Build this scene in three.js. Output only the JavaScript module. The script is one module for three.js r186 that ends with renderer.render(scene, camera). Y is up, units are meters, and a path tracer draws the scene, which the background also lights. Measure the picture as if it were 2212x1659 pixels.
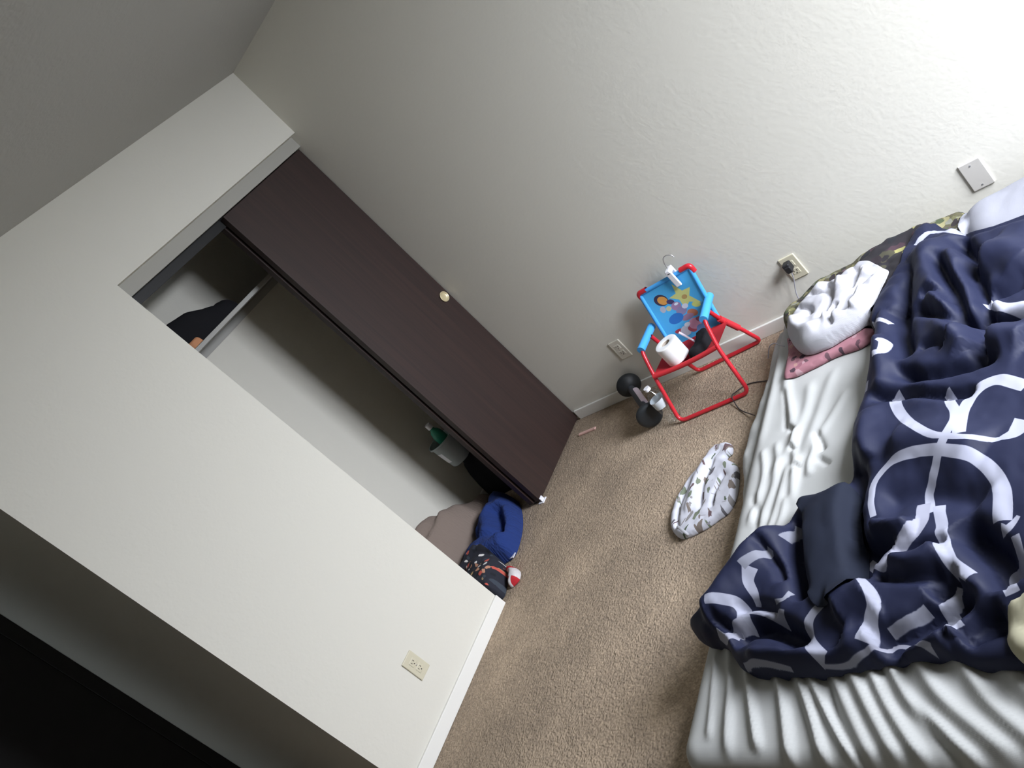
import * as THREE from 'three';
import { RoundedBoxGeometry } from 'three/addons/geometries/RoundedBoxGeometry.js';
import { mergeGeometries, mergeVertices } from 'three/addons/utils/BufferGeometryUtils.js';
import { RectAreaLightUniformsLib } from 'three/addons/lights/RectAreaLightUniformsLib.js';

// ------------------------------------------------------------------ camera, sky, daylight, exposure
const scene = new THREE.Scene();
const camera = new THREE.PerspectiveCamera(52.741, 2212 / 1659, 0.05, 50);
{
  // hand-held phone, rolled about 45 degrees: right, up and back axes of the picture
  const right = new THREE.Vector3(0.3708, -0.6946, 0.6164), up = new THREE.Vector3(0.6778, 0.6562, 0.3317), back = new THREE.Vector3(-0.6349, 0.2948, 0.7141);
  camera.position.set(-2.7524, 1.6611, 2.8565);
  camera.quaternion.setFromRotationMatrix(new THREE.Matrix4().makeBasis(right, up, back)).normalize();
}
scene.background = new THREE.Color(0.80, 0.90, 1.0);
scene.backgroundIntensity = 1.2;
RectAreaLightUniformsLib.init();
const daylight = new THREE.RectAreaLight(new THREE.Color(0.89, 0.93, 1.03), 34, 3.2, 2.2);   // overcast sky seen through the window
daylight.name = 'window_daylight';
daylight.position.set(-0.65, 2.55, 4.9);
daylight.lookAt(-0.8, 1.3, 2.6);
scene.add(daylight);

const renderer = new THREE.WebGLRenderer();
renderer.toneMapping = THREE.LinearToneMapping;
renderer.toneMappingExposure = 1.74;
renderer.shadowMap.enabled = true;

// ------------------------------------------------------------------ helpers
let seed = 7;
const rnd = () => { seed = (seed * 1664525 + 1013904223) >>> 0; return seed / 4294967296; };
const V = (x, y, z) => new THREE.Vector3(x, y, z);
const used = new Map();
function numbered(n) { const k = used.get(n) ?? 0; used.set(n, k + 1); return k ? n + '_' + String(k).padStart(3, '0') : n; }
function shadow(o) { o.castShadow = o.receiveShadow = true; return o; }
function thing(name, label, category, pos = [0, 0, 0], turn = 0, group) {
  const o = new THREE.Group(); o.name = numbered(name); o.position.set(...pos); o.rotation.y = turn;
  o.userData = { label, category }; if (group) o.userData.group = group; scene.add(o); return o;
}
function solo(name, label, category, geo, mat, group) {
  const o = shadow(new THREE.Mesh(geo, mat)); o.name = numbered(name); o.userData = { label, category }; if (group) o.userData.group = group; scene.add(o); return o;
}
function part(parent, name, geo, mat, label) { const o = shadow(new THREE.Mesh(geo, mat)); o.name = name; if (label) o.userData.label = label; parent.add(o); return o; }
function struct(name, geo, mat, parent = scene) { const o = shadow(new THREE.Mesh(geo, mat)); o.name = numbered(name); o.userData.kind = 'structure'; parent.add(o); return o; }
function metres(g) {   // uv in metres, taken along the main axis of each face
  g = g.index ? g.toNonIndexed() : g; const p = g.attributes.position, n = g.attributes.normal, uv = new Float32Array(p.count * 2);
  for (let i = 0; i < p.count; i++) {
    const ax = Math.abs(n.getX(i)), ay = Math.abs(n.getY(i)), az = Math.abs(n.getZ(i));
    uv[2 * i] = ax > ay && ax > az ? p.getZ(i) : p.getX(i); uv[2 * i + 1] = ay > ax && ay > az ? p.getZ(i) : p.getY(i);
  }
  return g.setAttribute('uv', new THREE.BufferAttribute(uv, 2));
}
const bx = (x0, y0, z0, x1, y1, z1) => metres(new THREE.BoxGeometry(x1 - x0, y1 - y0, z1 - z0).translate((x0 + x1) / 2, (y0 + y1) / 2, (z0 + z1) / 2));
const rbx = (x0, y0, z0, x1, y1, z1, r = 0.003) => metres(new RoundedBoxGeometry(x1 - x0, y1 - y0, z1 - z0, 3, r).translate((x0 + x1) / 2, (y0 + y1) / 2, (z0 + z1) / 2));
const bare = (g) => { g = g.index ? g.toNonIndexed() : g; for (const k of Object.keys(g.attributes)) if (!['position', 'normal', 'uv'].includes(k)) g.deleteAttribute(k); return g; };
const join = (list) => mergeGeometries(list.map(bare));
const tube = (pts, r, seg = 60, closed = false, tension = 0.5) => new THREE.TubeGeometry(new THREE.CatmullRomCurve3(pts, closed, 'catmullrom', tension), seg, r, 12, closed);
function bentTube(pts, r, bend = 0.035, seg = 80) {   // straight runs with rounded bends
  const path = new THREE.CurvePath();
  let a = pts[0];
  for (let i = 1; i < pts.length - 1; i++) {
    const p = pts[i], d0 = a.clone().sub(p), d1 = pts[i + 1].clone().sub(p), k = Math.min(bend, d0.length() * 0.48, d1.length() * 0.48);
    const s = p.clone().addScaledVector(d0.normalize(), k), e = p.clone().addScaledVector(d1.normalize(), k);
    path.add(new THREE.LineCurve3(a, s)); path.add(new THREE.QuadraticBezierCurve3(s, p, e)); a = e;
  }
  path.add(new THREE.LineCurve3(a, pts[pts.length - 1]));
  return new THREE.TubeGeometry(path, seg, r, 12, false);
}
function capsuleBetween(a, b, r0, r1 = r0, n = 20) {
  const d = b.clone().sub(a), g = new THREE.CylinderGeometry(r1, r0, d.length(), n);
  return g.applyQuaternion(new THREE.Quaternion().setFromUnitVectors(V(0, 1, 0), d.clone().normalize())).translate((a.x + b.x) / 2, (a.y + b.y) / 2, (a.z + b.z) / 2);
}
// value noise
function hash(i, j, k) { let h = (i * 374761393 + j * 668265263 + k * 974634533) | 0; h = Math.imul(h ^ (h >>> 13), 1274126177); return ((h ^ (h >>> 16)) >>> 0) / 4294967296; }
function noise(x, y, s = 0) {
  const i = Math.floor(x), j = Math.floor(y), u = x - i, v = y - j, a = u * u * (3 - 2 * u), b = v * v * (3 - 2 * v);
  return (hash(i, j, s) * (1 - a) + hash(i + 1, j, s) * a) * (1 - b) + (hash(i, j + 1, s) * (1 - a) + hash(i + 1, j + 1, s) * a) * b;
}
const fbm = (x, y, s = 0, o = 4) => { let t = 0, a = 0.5; for (let k = 0; k < o; k++) { t += a * noise(x, y, s + k); x = x * 2.03 + 5.1; y = y * 2.03 + 1.7; a /= 2; } return t; };
const smooth = (a, b, x) => { const t = Math.min(1, Math.max(0, (x - a) / (b - a))); return t * t * (3 - 2 * t); };
const clamp = (x, a = 0, b = 1) => Math.min(b, Math.max(a, x));
function segDist(px, pz, a, b) {
  const dx = b[0] - a[0], dz = b[1] - a[1], t = clamp(((px - a[0]) * dx + (pz - a[1]) * dz) / (dx * dx + dz * dz || 1e-9));
  return [Math.hypot(px - a[0] - t * dx, pz - a[1] - t * dz), t];
}
function lineDist(x, z, line) {   // distance to a polyline and the place along it, 0 to 1
  let best = 9, at = 0;
  for (let i = 0; i + 1 < line.length; i++) { const [d, t] = segDist(x, z, line[i], line[i + 1]); if (d < best) { best = d; at = (i + t) / (line.length - 1); } }
  return [best, at];
}
// folds: [amplitude, width, points]; fade at both ends
function folds(list) {
  const pre = list.map(([amp, w, pts, fade = 0.18]) => {
    const c = pts.length > 2 ? new THREE.SplineCurve(pts.map((p) => new THREE.Vector2(...p))).getPoints(pts.length * 6).map((p) => [p.x, p.y]) : pts;
    const xs = c.map((p) => p[0]), zs = c.map((p) => p[1]), m = w * 2.6;
    return { amp, w, c, fade, box: [Math.min(...xs) - m, Math.max(...xs) + m, Math.min(...zs) - m, Math.max(...zs) + m] };
  });
  return (x, z) => {
    let h = 0;
    for (const f of pre) {
      if (x < f.box[0] || x > f.box[1] || z < f.box[2] || z > f.box[3]) continue;
      const [d, t] = lineDist(x, z, f.c);
      h += f.amp * Math.exp(-(d * d) / (f.w * f.w)) * smooth(0, f.fade + 1e-6, t) * smooth(0, f.fade + 1e-6, 1 - t);
    }
    return h;
  };
}
function round2(pts, per = 6) {   // smooth closed outline
  return new THREE.SplineCurve([...pts, pts[0]].map((p) => new THREE.Vector2(...p))).getPoints(pts.length * per).slice(0, -1).map((p) => [p.x, p.y]);
}
// A piece of cloth or cushion lying on something: outline in plan, top(x, z, d) and base(x, z) heights, d the distance to the rim.
function cloth(outline, cell, top, base, uvOf) {
  const n = outline.length, xs = outline.map((p) => p[0]), zs = outline.map((p) => p[1]);
  const x0 = Math.min(...xs) - cell, z0 = Math.min(...zs) - cell, nx = Math.ceil((Math.max(...xs) + cell - x0) / cell) + 1, nz = Math.ceil((Math.max(...zs) + cell - z0) / cell) + 1;
  const inside = (x, z) => { let c = false; for (let i = 0, j = n - 1; i < n; j = i++) { const a = outline[i], b = outline[j]; if ((a[1] > z) !== (b[1] > z) && x < ((b[0] - a[0]) * (z - a[1])) / (b[1] - a[1]) + a[0]) c = !c; } return c; };
  const rim = (x, z) => { let best = 9, q = [x, z]; for (let i = 0, j = n - 1; i < n; j = i++) { const a = outline[j], b = outline[i], [d, t] = segDist(x, z, a, b); if (d < best) { best = d; q = [a[0] + t * (b[0] - a[0]), a[1] + t * (b[1] - a[1])]; } } return [best, q]; };
  const px = new Float32Array(nx * nz), pz = new Float32Array(nx * nz), dd = new Float32Array(nx * nz), state = new Uint8Array(nx * nz);
  for (let j = 0; j < nz; j++) for (let i = 0; i < nx; i++) {
    const k = j * nx + i, x = x0 + i * cell, z = z0 + j * cell, ins = inside(x, z), [d, q] = rim(x, z);
    px[k] = x; pz[k] = z; dd[k] = d; state[k] = ins ? 2 : 0;
    if (!ins && d < cell * 1.5) { state[k] = 1; px[k] = q[0]; pz[k] = q[1]; dd[k] = 0; }
    else if (ins && d < cell * 0.25) { px[k] = q[0]; pz[k] = q[1]; dd[k] = 0; state[k] = 1; }
  }
  const tri = [];
  const add = (a, b, c) => { if (state[a] && state[b] && state[c] && (state[a] === 2 || state[b] === 2 || state[c] === 2)) { const area = (px[b] - px[a]) * (pz[c] - pz[a]) - (px[c] - px[a]) * (pz[b] - pz[a]); if (Math.abs(area) > 1e-9) tri.push(area < 0 ? [a, b, c] : [a, c, b]); } };
  for (let j = 0; j + 1 < nz; j++) for (let i = 0; i + 1 < nx; i++) {
    const a = j * nx + i, b = a + 1, c = a + nx, d = c + 1;
    if ((i + j) % 2) { add(a, b, d); add(a, d, c); } else { add(a, b, c); add(b, d, c); }
  }
  const map = new Map(), pos = [], uv = [], idx = [];
  const id = (k) => { if (!map.has(k)) { map.set(k, pos.length / 3); pos.push(px[k], Math.max(top(px[k], pz[k], dd[k]), base(px[k], pz[k]) + 0.002), pz[k]); uv.push(...(uvOf ? uvOf(px[k], pz[k]) : [px[k], pz[k]])); } return map.get(k); };
  for (const t of tri) idx.push(id(t[0]), id(t[1]), id(t[2]));
  const count = pos.length / 3, edges = new Map();
  for (let t = 0; t < idx.length; t += 3) for (let e = 0; e < 3; e++) { const a = idx[t + e], b = idx[t + (e + 1) % 3], key = Math.min(a, b) * 1e6 + Math.max(a, b); edges.has(key) ? edges.delete(key) : edges.set(key, [a, b]); }
  for (let i = 0; i < count; i++) { const x = pos[3 * i], z = pos[3 * i + 2]; pos.push(x, Math.min(base(x, z), pos[3 * i + 1] - 0.0015), z); uv.push(uv[2 * i], uv[2 * i + 1]); }
  const m = idx.length;
  for (let t = 0; t < m; t += 3) idx.push(idx[t] + count, idx[t + 2] + count, idx[t + 1] + count);
  for (const [a, b] of edges.values()) idx.push(b, a, a + count, b, a + count, b + count);
  const g = new THREE.BufferGeometry();
  g.setAttribute('position', new THREE.Float32BufferAttribute(pos, 3)); g.setAttribute('uv', new THREE.Float32BufferAttribute(uv, 2)); g.setIndex(idx); g.computeVertexNormals();
  const bb = [x0, x0 + nx * cell, z0, z0 + nz * cell];
  g.topAt = (x, z) => x < bb[0] || x > bb[1] || z < bb[2] || z > bb[3] || !inside(x, z) ? -9 : Math.max(top(x, z, rim(x, z)[0]), base(x, z) + 0.002);
  return g;
}
// the height a cloth rests at: just over the highest of what lies below it, looked up a little way around
const over = (...below) => (x, z) => { let h = -9; for (const [i, j] of [[0, 0], [0.007, 0], [-0.007, 0], [0, 0.007], [0, -0.007], [0.006, 0.006], [-0.006, 0.006], [0.006, -0.006], [-0.006, -0.006]]) for (const b of below) h = Math.max(h, b(x + i, z + j)); return h + 0.004; };
const puff = (d, r) => { const t = clamp(d / r); return Math.sqrt(1 - (1 - t) * (1 - t)); };

// ------------------------------------------------------------------ textures and materials
function dataTex(size, f, srgb) {
  const a = new Uint8Array(size * size * 4);
  for (let y = 0; y < size; y++) for (let x = 0; x < size; x++) { const c = f(x / size, y / size); a.set([c[0], c[1], c[2], 255], (y * size + x) * 4); }
  const t = new THREE.DataTexture(a, size, size); t.wrapS = t.wrapT = THREE.RepeatWrapping; t.magFilter = THREE.LinearFilter; if (srgb) t.colorSpace = THREE.SRGBColorSpace; t.needsUpdate = true; return t;
}
function tiled(x, y, p, s) {   // noise that repeats every p cells
  const i = Math.floor(x), j = Math.floor(y), u = x - i, v = y - j, a = u * u * (3 - 2 * u), b = v * v * (3 - 2 * v), w = (q) => ((q % p) + p) % p;
  return (hash(w(i), w(j), s) * (1 - a) + hash(w(i + 1), w(j), s) * a) * (1 - b) + (hash(w(i), w(j + 1), s) * (1 - a) + hash(w(i + 1), w(j + 1), s) * a) * b;
}
const grey = (v) => { v = clamp(v) * 255; return [v, v, v]; };
const peel = dataTex(256, (x, y) => grey(0.6 * tiled(x * 40, y * 40, 40, 3) + 0.4 * tiled(x * 90, y * 90, 90, 4)));
peel.repeat.set(2, 2);
const weave = dataTex(128, (x, y) => grey(0.5 + 0.25 * Math.sin(x * 2 * Math.PI * 32) + 0.25 * Math.sin(y * 2 * Math.PI * 32)));
weave.repeat.set(12, 12);
const carpetMap = dataTex(1024, (x, y) => {
  const big = 0.55 * tiled(x * 9, y * 9, 9, 11) + 0.3 * tiled(x * 21, y * 21, 21, 12) + 0.15 * tiled(x * 60, y * 60, 60, 15), fine = tiled(x * 512, y * 512, 512, 13) * 0.6 + tiled(x * 256, y * 256, 256, 14) * 0.4;
  const k = 0.80 + 0.22 * (big - 0.5) + 0.28 * (fine - 0.5);
  return [200 * k, 178 * k, 152 * k];
}, true);
carpetMap.repeat.set(0.5, 0.5);
const carpetBump = dataTex(1024, (x, y) => grey(0.5 * tiled(x * 400, y * 400, 400, 21) + 0.5 * tiled(x * 14, y * 14, 14, 22)));
carpetBump.repeat.set(0.5, 0.5);
const wood = dataTex(512, (x, y) => {
  const g = tiled(x * 60, y * 4, 4 * 15, 31) * 0.5 + tiled(x * 180, y * 8, 180, 32) * 0.5, k = 0.85 + 0.3 * (g - 0.5);
  return [54 * k, 36 * k, 31 * k];
}, true);
wood.repeat.set(1.2, 0.5);
const std = (o) => new THREE.MeshStandardMaterial(o);
const lin = (r, g, b) => new THREE.Color().setRGB(r, g, b);
const M = {
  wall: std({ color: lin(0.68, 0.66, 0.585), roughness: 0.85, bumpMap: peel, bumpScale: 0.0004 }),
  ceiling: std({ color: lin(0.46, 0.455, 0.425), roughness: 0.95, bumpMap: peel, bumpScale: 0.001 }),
  trim: std({ color: lin(0.78, 0.77, 0.72), roughness: 0.45 }),
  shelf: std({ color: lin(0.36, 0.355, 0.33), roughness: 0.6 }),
  carpet: std({ map: carpetMap, roughness: 1, bumpMap: carpetBump, bumpScale: 0.006 }),
  wood: std({ map: wood, roughness: 0.55 }),
  darkWood: std({ color: lin(0.008, 0.006, 0.006), roughness: 0.7 }),
  brass: std({ color: lin(0.80, 0.70, 0.45), roughness: 0.35, metalness: 0.55 }),
  darkMetal: std({ color: lin(0.03, 0.03, 0.03), roughness: 0.5, metalness: 0.6 }),
  steel: std({ color: lin(0.6, 0.6, 0.6), roughness: 0.35, metalness: 0.9 }),
  almond: std({ color: lin(0.60, 0.56, 0.42), roughness: 0.4 }),
  paleAlmond: std({ color: lin(0.66, 0.63, 0.54), roughness: 0.4 }),
  slot: std({ color: lin(0.06, 0.05, 0.04), roughness: 0.6 }),
  black: std({ color: lin(0.012, 0.012, 0.014), roughness: 0.5 }),
  cable: std({ color: lin(0.02, 0.02, 0.025), roughness: 0.5 }),
  greyCable: std({ color: lin(0.32, 0.32, 0.36), roughness: 0.5 }),
  whitePlastic: std({ color: lin(0.80, 0.80, 0.84), roughness: 0.35 }),
  sheet: std({ color: lin(0.40, 0.405, 0.392), roughness: 0.85, bumpMap: weave, bumpScale: 0.0001 }),
  red: std({ color: lin(0.52, 0.018, 0.03), roughness: 0.35 }),
  redCloth: std({ color: lin(0.55, 0.02, 0.03), roughness: 0.8 }),
  blueCloth: std({ color: lin(0.06, 0.36, 0.80), roughness: 0.8 }),
  paper: std({ color: lin(0.86, 0.86, 0.85), roughness: 0.95 }),
  card: std({ color: lin(0.42, 0.34, 0.26), roughness: 0.95 }),
  rubber: std({ color: lin(0.016, 0.019, 0.022), roughness: 0.55 }),
  rubberBar: std({ color: lin(0.05, 0.055, 0.065), roughness: 0.5 }),
  palePink: std({ color: lin(0.74, 0.64, 0.72), roughness: 0.6 }),
  pinkPlastic: std({ color: lin(0.75, 0.48, 0.42), roughness: 0.5 }),
  bottle: new THREE.MeshPhysicalMaterial({ color: lin(0.95, 0.97, 0.98), roughness: 0.06, transmission: 1, thickness: 0, ior: 1.45 }),
  glass: new THREE.MeshPhysicalMaterial({ color: 0xffffff, roughness: 0.02, transmission: 1, thickness: 0 }),
  whiteCloth: std({ color: lin(0.41, 0.41, 0.44), roughness: 0.9, bumpMap: weave, bumpScale: 0.0004 }),
  pillow: std({ color: lin(0.26, 0.265, 0.30), roughness: 0.9, bumpMap: weave, bumpScale: 0.0004 }),
  brownTowel: std({ color: lin(0.23, 0.18, 0.15), roughness: 1, bumpMap: carpetBump, bumpScale: 0.004 }),
  blueFleece: std({ color: lin(0.012, 0.034, 0.16), roughness: 1, bumpMap: carpetBump, bumpScale: 0.006 }),
  navyPlain: std({ color: lin(0.016, 0.019, 0.036), roughness: 0.7 }),
  green: std({ color: lin(0.02, 0.24, 0.15), roughness: 0.35 }),
  tub: std({ color: lin(0.32, 0.36, 0.36), roughness: 0.5 }),
  darkCloth: new THREE.MeshPhysicalMaterial({ color: lin(0.014, 0.014, 0.016), roughness: 0.95, specularIntensity: 0.25 }),
  orange: std({ color: lin(0.55, 0.25, 0.12), roughness: 0.8 }),
};
function canvasTex(w, h, draw) {
  const c = document.createElement('canvas'); c.width = w; c.height = h; draw(c.getContext('2d'), w, h);
  const t = new THREE.CanvasTexture(c); t.colorSpace = THREE.SRGBColorSpace; t.magFilter = THREE.LinearFilter; return t;
}
function blotches(w, h, ground, list, n, r0, r1) {
  return canvasTex(w, h, (g) => {
    g.fillStyle = ground; g.fillRect(0, 0, w, h);
    for (let i = 0; i < n; i++) {
      g.fillStyle = list[Math.floor(rnd() * list.length)]; const x = rnd() * w, y = rnd() * h, r = r0 + (r1 - r0) * rnd(), a0 = rnd() * 6.3, el = 0.5 + 0.5 * rnd();
      g.beginPath();
      for (let k = 0; k <= 12; k++) { const a = (k / 12) * 6.283, q = r * (0.7 + 0.5 * rnd()), u = Math.cos(a) * q, v = Math.sin(a) * q * el; g.lineTo(x + u * Math.cos(a0) - v * Math.sin(a0), y + u * Math.sin(a0) + v * Math.cos(a0)); }
      g.closePath(); g.fill();
    }
  });
}

// ------------------------------------------------------------------ the room
const H = 2.44, HEAD = 2.075;
struct('floor', bx(-3.72, -0.1, -1.69, 0.12, 0, 3.57), M.carpet);
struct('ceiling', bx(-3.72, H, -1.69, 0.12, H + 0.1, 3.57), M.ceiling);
struct('wall_right', bx(0, 0, -0.77, 0.12, H, 3.57), M.wall);
{
  const s = new THREE.Shape([[-2.07, 0], [-1.21, 0], [-1.21, HEAD], [0, HEAD], [0, H], [-2.07, H]].map((p) => new THREE.Vector2(...p)));
  struct('wall_left', metres(new THREE.ExtrudeGeometry(s, { depth: 0.11, bevelEnabled: false }).translate(0, 0, -0.11)), M.wall);
}
struct('wall_closet', bx(-2.07, 0, -1.57, -1.96, H, -0.11), M.wall);
struct('wall_back', bx(-1.96, 0, -0.77, 0, H, -0.65), M.wall);
struct('wall_hall', bx(-3.07, 0, -1.69, -1.96, H, -1.57), M.wall);
struct('wall_hall_side', join([bx(-3.07, 0, -1.44, -2.95, H, -0.11), bx(-3.07, 0, -1.69, -2.95, H, -1.55), bx(-3.07, 2.05, -1.55, -2.95, H, -1.44)]), M.wall);   // with an ajar doorway to the next, daylit room
struct('wall_entry', bx(-3.72, 0, -0.11, -2.95, H, 0), M.wall);
struct('wall_opposite', bx(-3.72, 0, 0, -3.6, H, 3.57), M.wall);
{
  const s = new THREE.Shape([[-3.6, 0], [0, 0], [0, H], [-3.6, H]].map((p) => new THREE.Vector2(...p)));
  s.holes.push(new THREE.Path([[-1.25, 0.78], [-0.08, 0.78], [-0.08, 2.06], [-1.25, 2.06]].map((p) => new THREE.Vector2(...p))));
  struct('wall_window', metres(new THREE.ExtrudeGeometry(s, { depth: 0.12, bevelEnabled: false }).translate(0, 0, 3.45)), M.wall);
  const w = new THREE.Group(); w.name = 'window_1'; w.userData.kind = 'structure'; scene.add(w);
  part(w, 'window_frame', join([bx(-1.25, 0.78, 3.49, -1.21, 2.06, 3.53), bx(-0.12, 0.78, 3.49, -0.08, 2.06, 3.53), bx(-1.21, 0.78, 3.49, -0.12, 0.82, 3.53), bx(-1.21, 2.02, 3.49, -0.12, 2.06, 3.53), bx(-0.685, 0.82, 3.49, -0.645, 2.02, 3.53)]), M.trim);
  part(w, 'pane', bx(-1.21, 0.82, 3.508, -0.685, 2.02, 3.512), M.glass);
  part(w, 'pane', bx(-0.645, 0.82, 3.508, -0.12, 2.02, 3.512), M.glass);
  part(w, 'window_sill', rbx(-1.29, 0.755, 3.40, -0.04, 0.78, 3.49), M.trim);
}
struct('baseboard_right', rbx(-0.013, 0, -0.045, 0, 0.062, 3.45), M.trim);
struct('baseboard_left', rbx(-2.07, 0, 0, -1.21, 0.062, 0.013), M.trim);
struct('baseboard_back', rbx(-1.96, 0, -0.65, 0, 0.062, -0.637), M.trim);
struct('baseboard_window', rbx(-3.6, 0, 3.437, -0.013, 0.062, 3.45), M.trim);
struct('trim_1', rbx(-1.209, HEAD - 0.058, -0.05, -0.001, HEAD + 0.002, -0.038, 0.002), std({ color: lin(0.36, 0.35, 0.31), roughness: 0.7 }));   // fascia hiding the sliding door track
struct('trim_2', bx(-1.209, HEAD - 0.095, -0.099, -0.001, HEAD, -0.093), M.darkMetal);

function slidingDoor(z0, x0, x1, pull) {
  const d = new THREE.Group(); d.name = pull ? 'door_1' : 'door_2'; d.userData.kind = 'structure'; scene.add(d);
  part(d, 'door_panel', rbx(x0, 0.014, z0 - 0.034, x1, HEAD - 0.06, z0, 0.002), M.wood);
  if (pull) {
    const ring = new THREE.LatheGeometry([[0.0001, -0.006], [0.020, -0.006], [0.0225, 0.0005], [0.0265, 0.0028], [0.0285, 0.0015], [0.029, -0.0005]].map((p) => new THREE.Vector2(...p)), 40).rotateX(Math.PI / 2);
    part(d, 'finger_pull', ring.translate(-0.05, 1.024, z0 + 0.0065), M.brass, 'round brass finger pull');
  }
}
slidingDoor(-0.056, -0.606, -0.006, true);
slidingDoor(-0.105, -0.612, -0.012, false);
{
  const d = new THREE.Group(); d.name = 'door_3'; d.userData.kind = 'structure'; scene.add(d);
  part(d, 'door_casing', join([rbx(-2.135, 0, -1.575, -2.071, 2.1, -1.55), rbx(-2.949, 0, -1.575, -2.885, 2.1, -1.55), rbx(-2.885, 2.04, -1.575, -2.135, 2.1, -1.55)]), M.darkWood);
  part(d, 'door_panel', rbx(-2.885, 0.01, -1.572, -2.135, 2.04, -1.558), M.darkWood);
  part(d, 'door_knob', new THREE.SphereGeometry(0.028, 24, 16).translate(-2.83, 0.95, -1.51), M.brass);
}
{
  const d = new THREE.Group(); d.name = 'door_4'; d.userData.kind = 'structure'; scene.add(d);   // entry door standing open against the hall side
  part(d, 'door_panel', rbx(-2.99, 0.01, 0.012, -2.955, 2.04, 0.83), M.darkWood);
  part(d, 'door_knob', new THREE.SphereGeometry(0.028, 24, 16).translate(-2.92, 0.95, 0.76), M.brass);
}
{
  const d = new THREE.Group(); d.name = 'door_5'; d.userData.kind = 'structure'; scene.add(d);   // linen closet doors on the far side of the hall
  part(d, 'door_panel', rbx(-2.948, 0.01, -0.74, -2.92, 2.04, -0.14), M.darkWood);
  part(d, 'door_panel', rbx(-2.948, 0.01, -1.35, -2.92, 2.04, -0.75), M.darkWood);
}
{
  const g = thing('door_guide', 'small white plastic guide on the carpet at the sliding door corner', 'door guide', [-0.596, 0, -0.058]);
  part(g, 'base', rbx(-0.02, 0, -0.02, 0.02, 0.006, 0.02, 0.002), M.whitePlastic);
  part(g, 'fin', rbx(-0.012, 0.006, 0.006, 0.012, 0.03, 0.012, 0.002), M.whitePlastic);
}
{
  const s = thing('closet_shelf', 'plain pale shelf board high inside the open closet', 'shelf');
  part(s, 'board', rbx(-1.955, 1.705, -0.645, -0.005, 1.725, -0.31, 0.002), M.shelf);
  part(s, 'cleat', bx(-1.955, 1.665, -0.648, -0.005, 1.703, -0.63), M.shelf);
}

// ------------------------------------------------------------------ wall plates
function outlet(label, x, y, z, turn, mat, blank) {
  const t = thing(blank ? 'blank_wall_plate' : 'power_outlet', label, blank ? 'wall plate' : 'outlet', [x, y, z], turn);
  part(t, 'plate', new RoundedBoxGeometry(0.07, 0.114, 0.008, 3, 0.0035).translate(0, 0, 0.003), mat);
  if (blank) for (const s of [-1, 1]) part(t, 'screw', new THREE.CylinderGeometry(0.003, 0.003, 0.002, 12).rotateX(Math.PI / 2).translate(0, s * 0.042, 0.0075), M.steel);
  else {
    for (const s of [-1, 1]) {
      const r = part(t, 'receptacle', new RoundedBoxGeometry(0.034, 0.029, 0.006, 3, 0.003).translate(0, s * 0.0195, 0.0055), mat);
      for (const q of [-1, 1]) part(r, 'slot', new THREE.BoxGeometry(0.0024, 0.008, 0.001).translate(q * 0.0065, s * 0.0195 + 0.003, 0.0088), M.slot);
      part(r, 'ground_hole', new THREE.CylinderGeometry(0.0026, 0.0026, 0.001, 12).rotateX(Math.PI / 2).translate(0, s * 0.0195 - 0.008, 0.0088), M.slot);
    }
    part(t, 'screw', new THREE.CylinderGeometry(0.003, 0.003, 0.002, 12).rotateX(Math.PI / 2).translate(0, 0, 0.0075), M.steel);
  }
  return t;
}
outlet('almond power outlet on the closet wall panel, above its baseboard', -1.679, 0.262, 0, 0, M.almond);
outlet('pale power outlet on the wall just left of the red folding chair', 0, 0.271, 0.505, -Math.PI / 2, M.paleAlmond);
outlet('cream power outlet beside the bed with a black adapter plugged in', 0, 0.249, 1.469, -Math.PI / 2, M.almond);
outlet('blank beige cover plate on the wall above the grey pillow', 0, 0.251, 2.183, -Math.PI / 2, std({ color: lin(0.50, 0.48, 0.44), roughness: 0.5 }), true);
{
  const a = thing('charger', 'black charger plugged into the cream outlet, its thin cord hanging down', 'charger', [-0.009, 0.272, 1.464]);
  part(a, 'adapter', new RoundedBoxGeometry(0.036, 0.04, 0.03, 4, 0.006).translate(-0.018, 0, 0), M.black);
  part(a, 'plug_collar', new RoundedBoxGeometry(0.012, 0.03, 0.024, 3, 0.004).translate(-0.038, -0.004, 0.004), M.black);
  part(a, 'cord', tube([V(-0.02, -0.018, 0), V(-0.016, -0.06, -0.015), V(-0.012, -0.13, -0.05), V(-0.016, -0.19, -0.06), V(-0.03, -0.24, -0.06), V(-0.04, -0.265, -0.05)], 0.0022, 60), M.greyCable);
}

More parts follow.
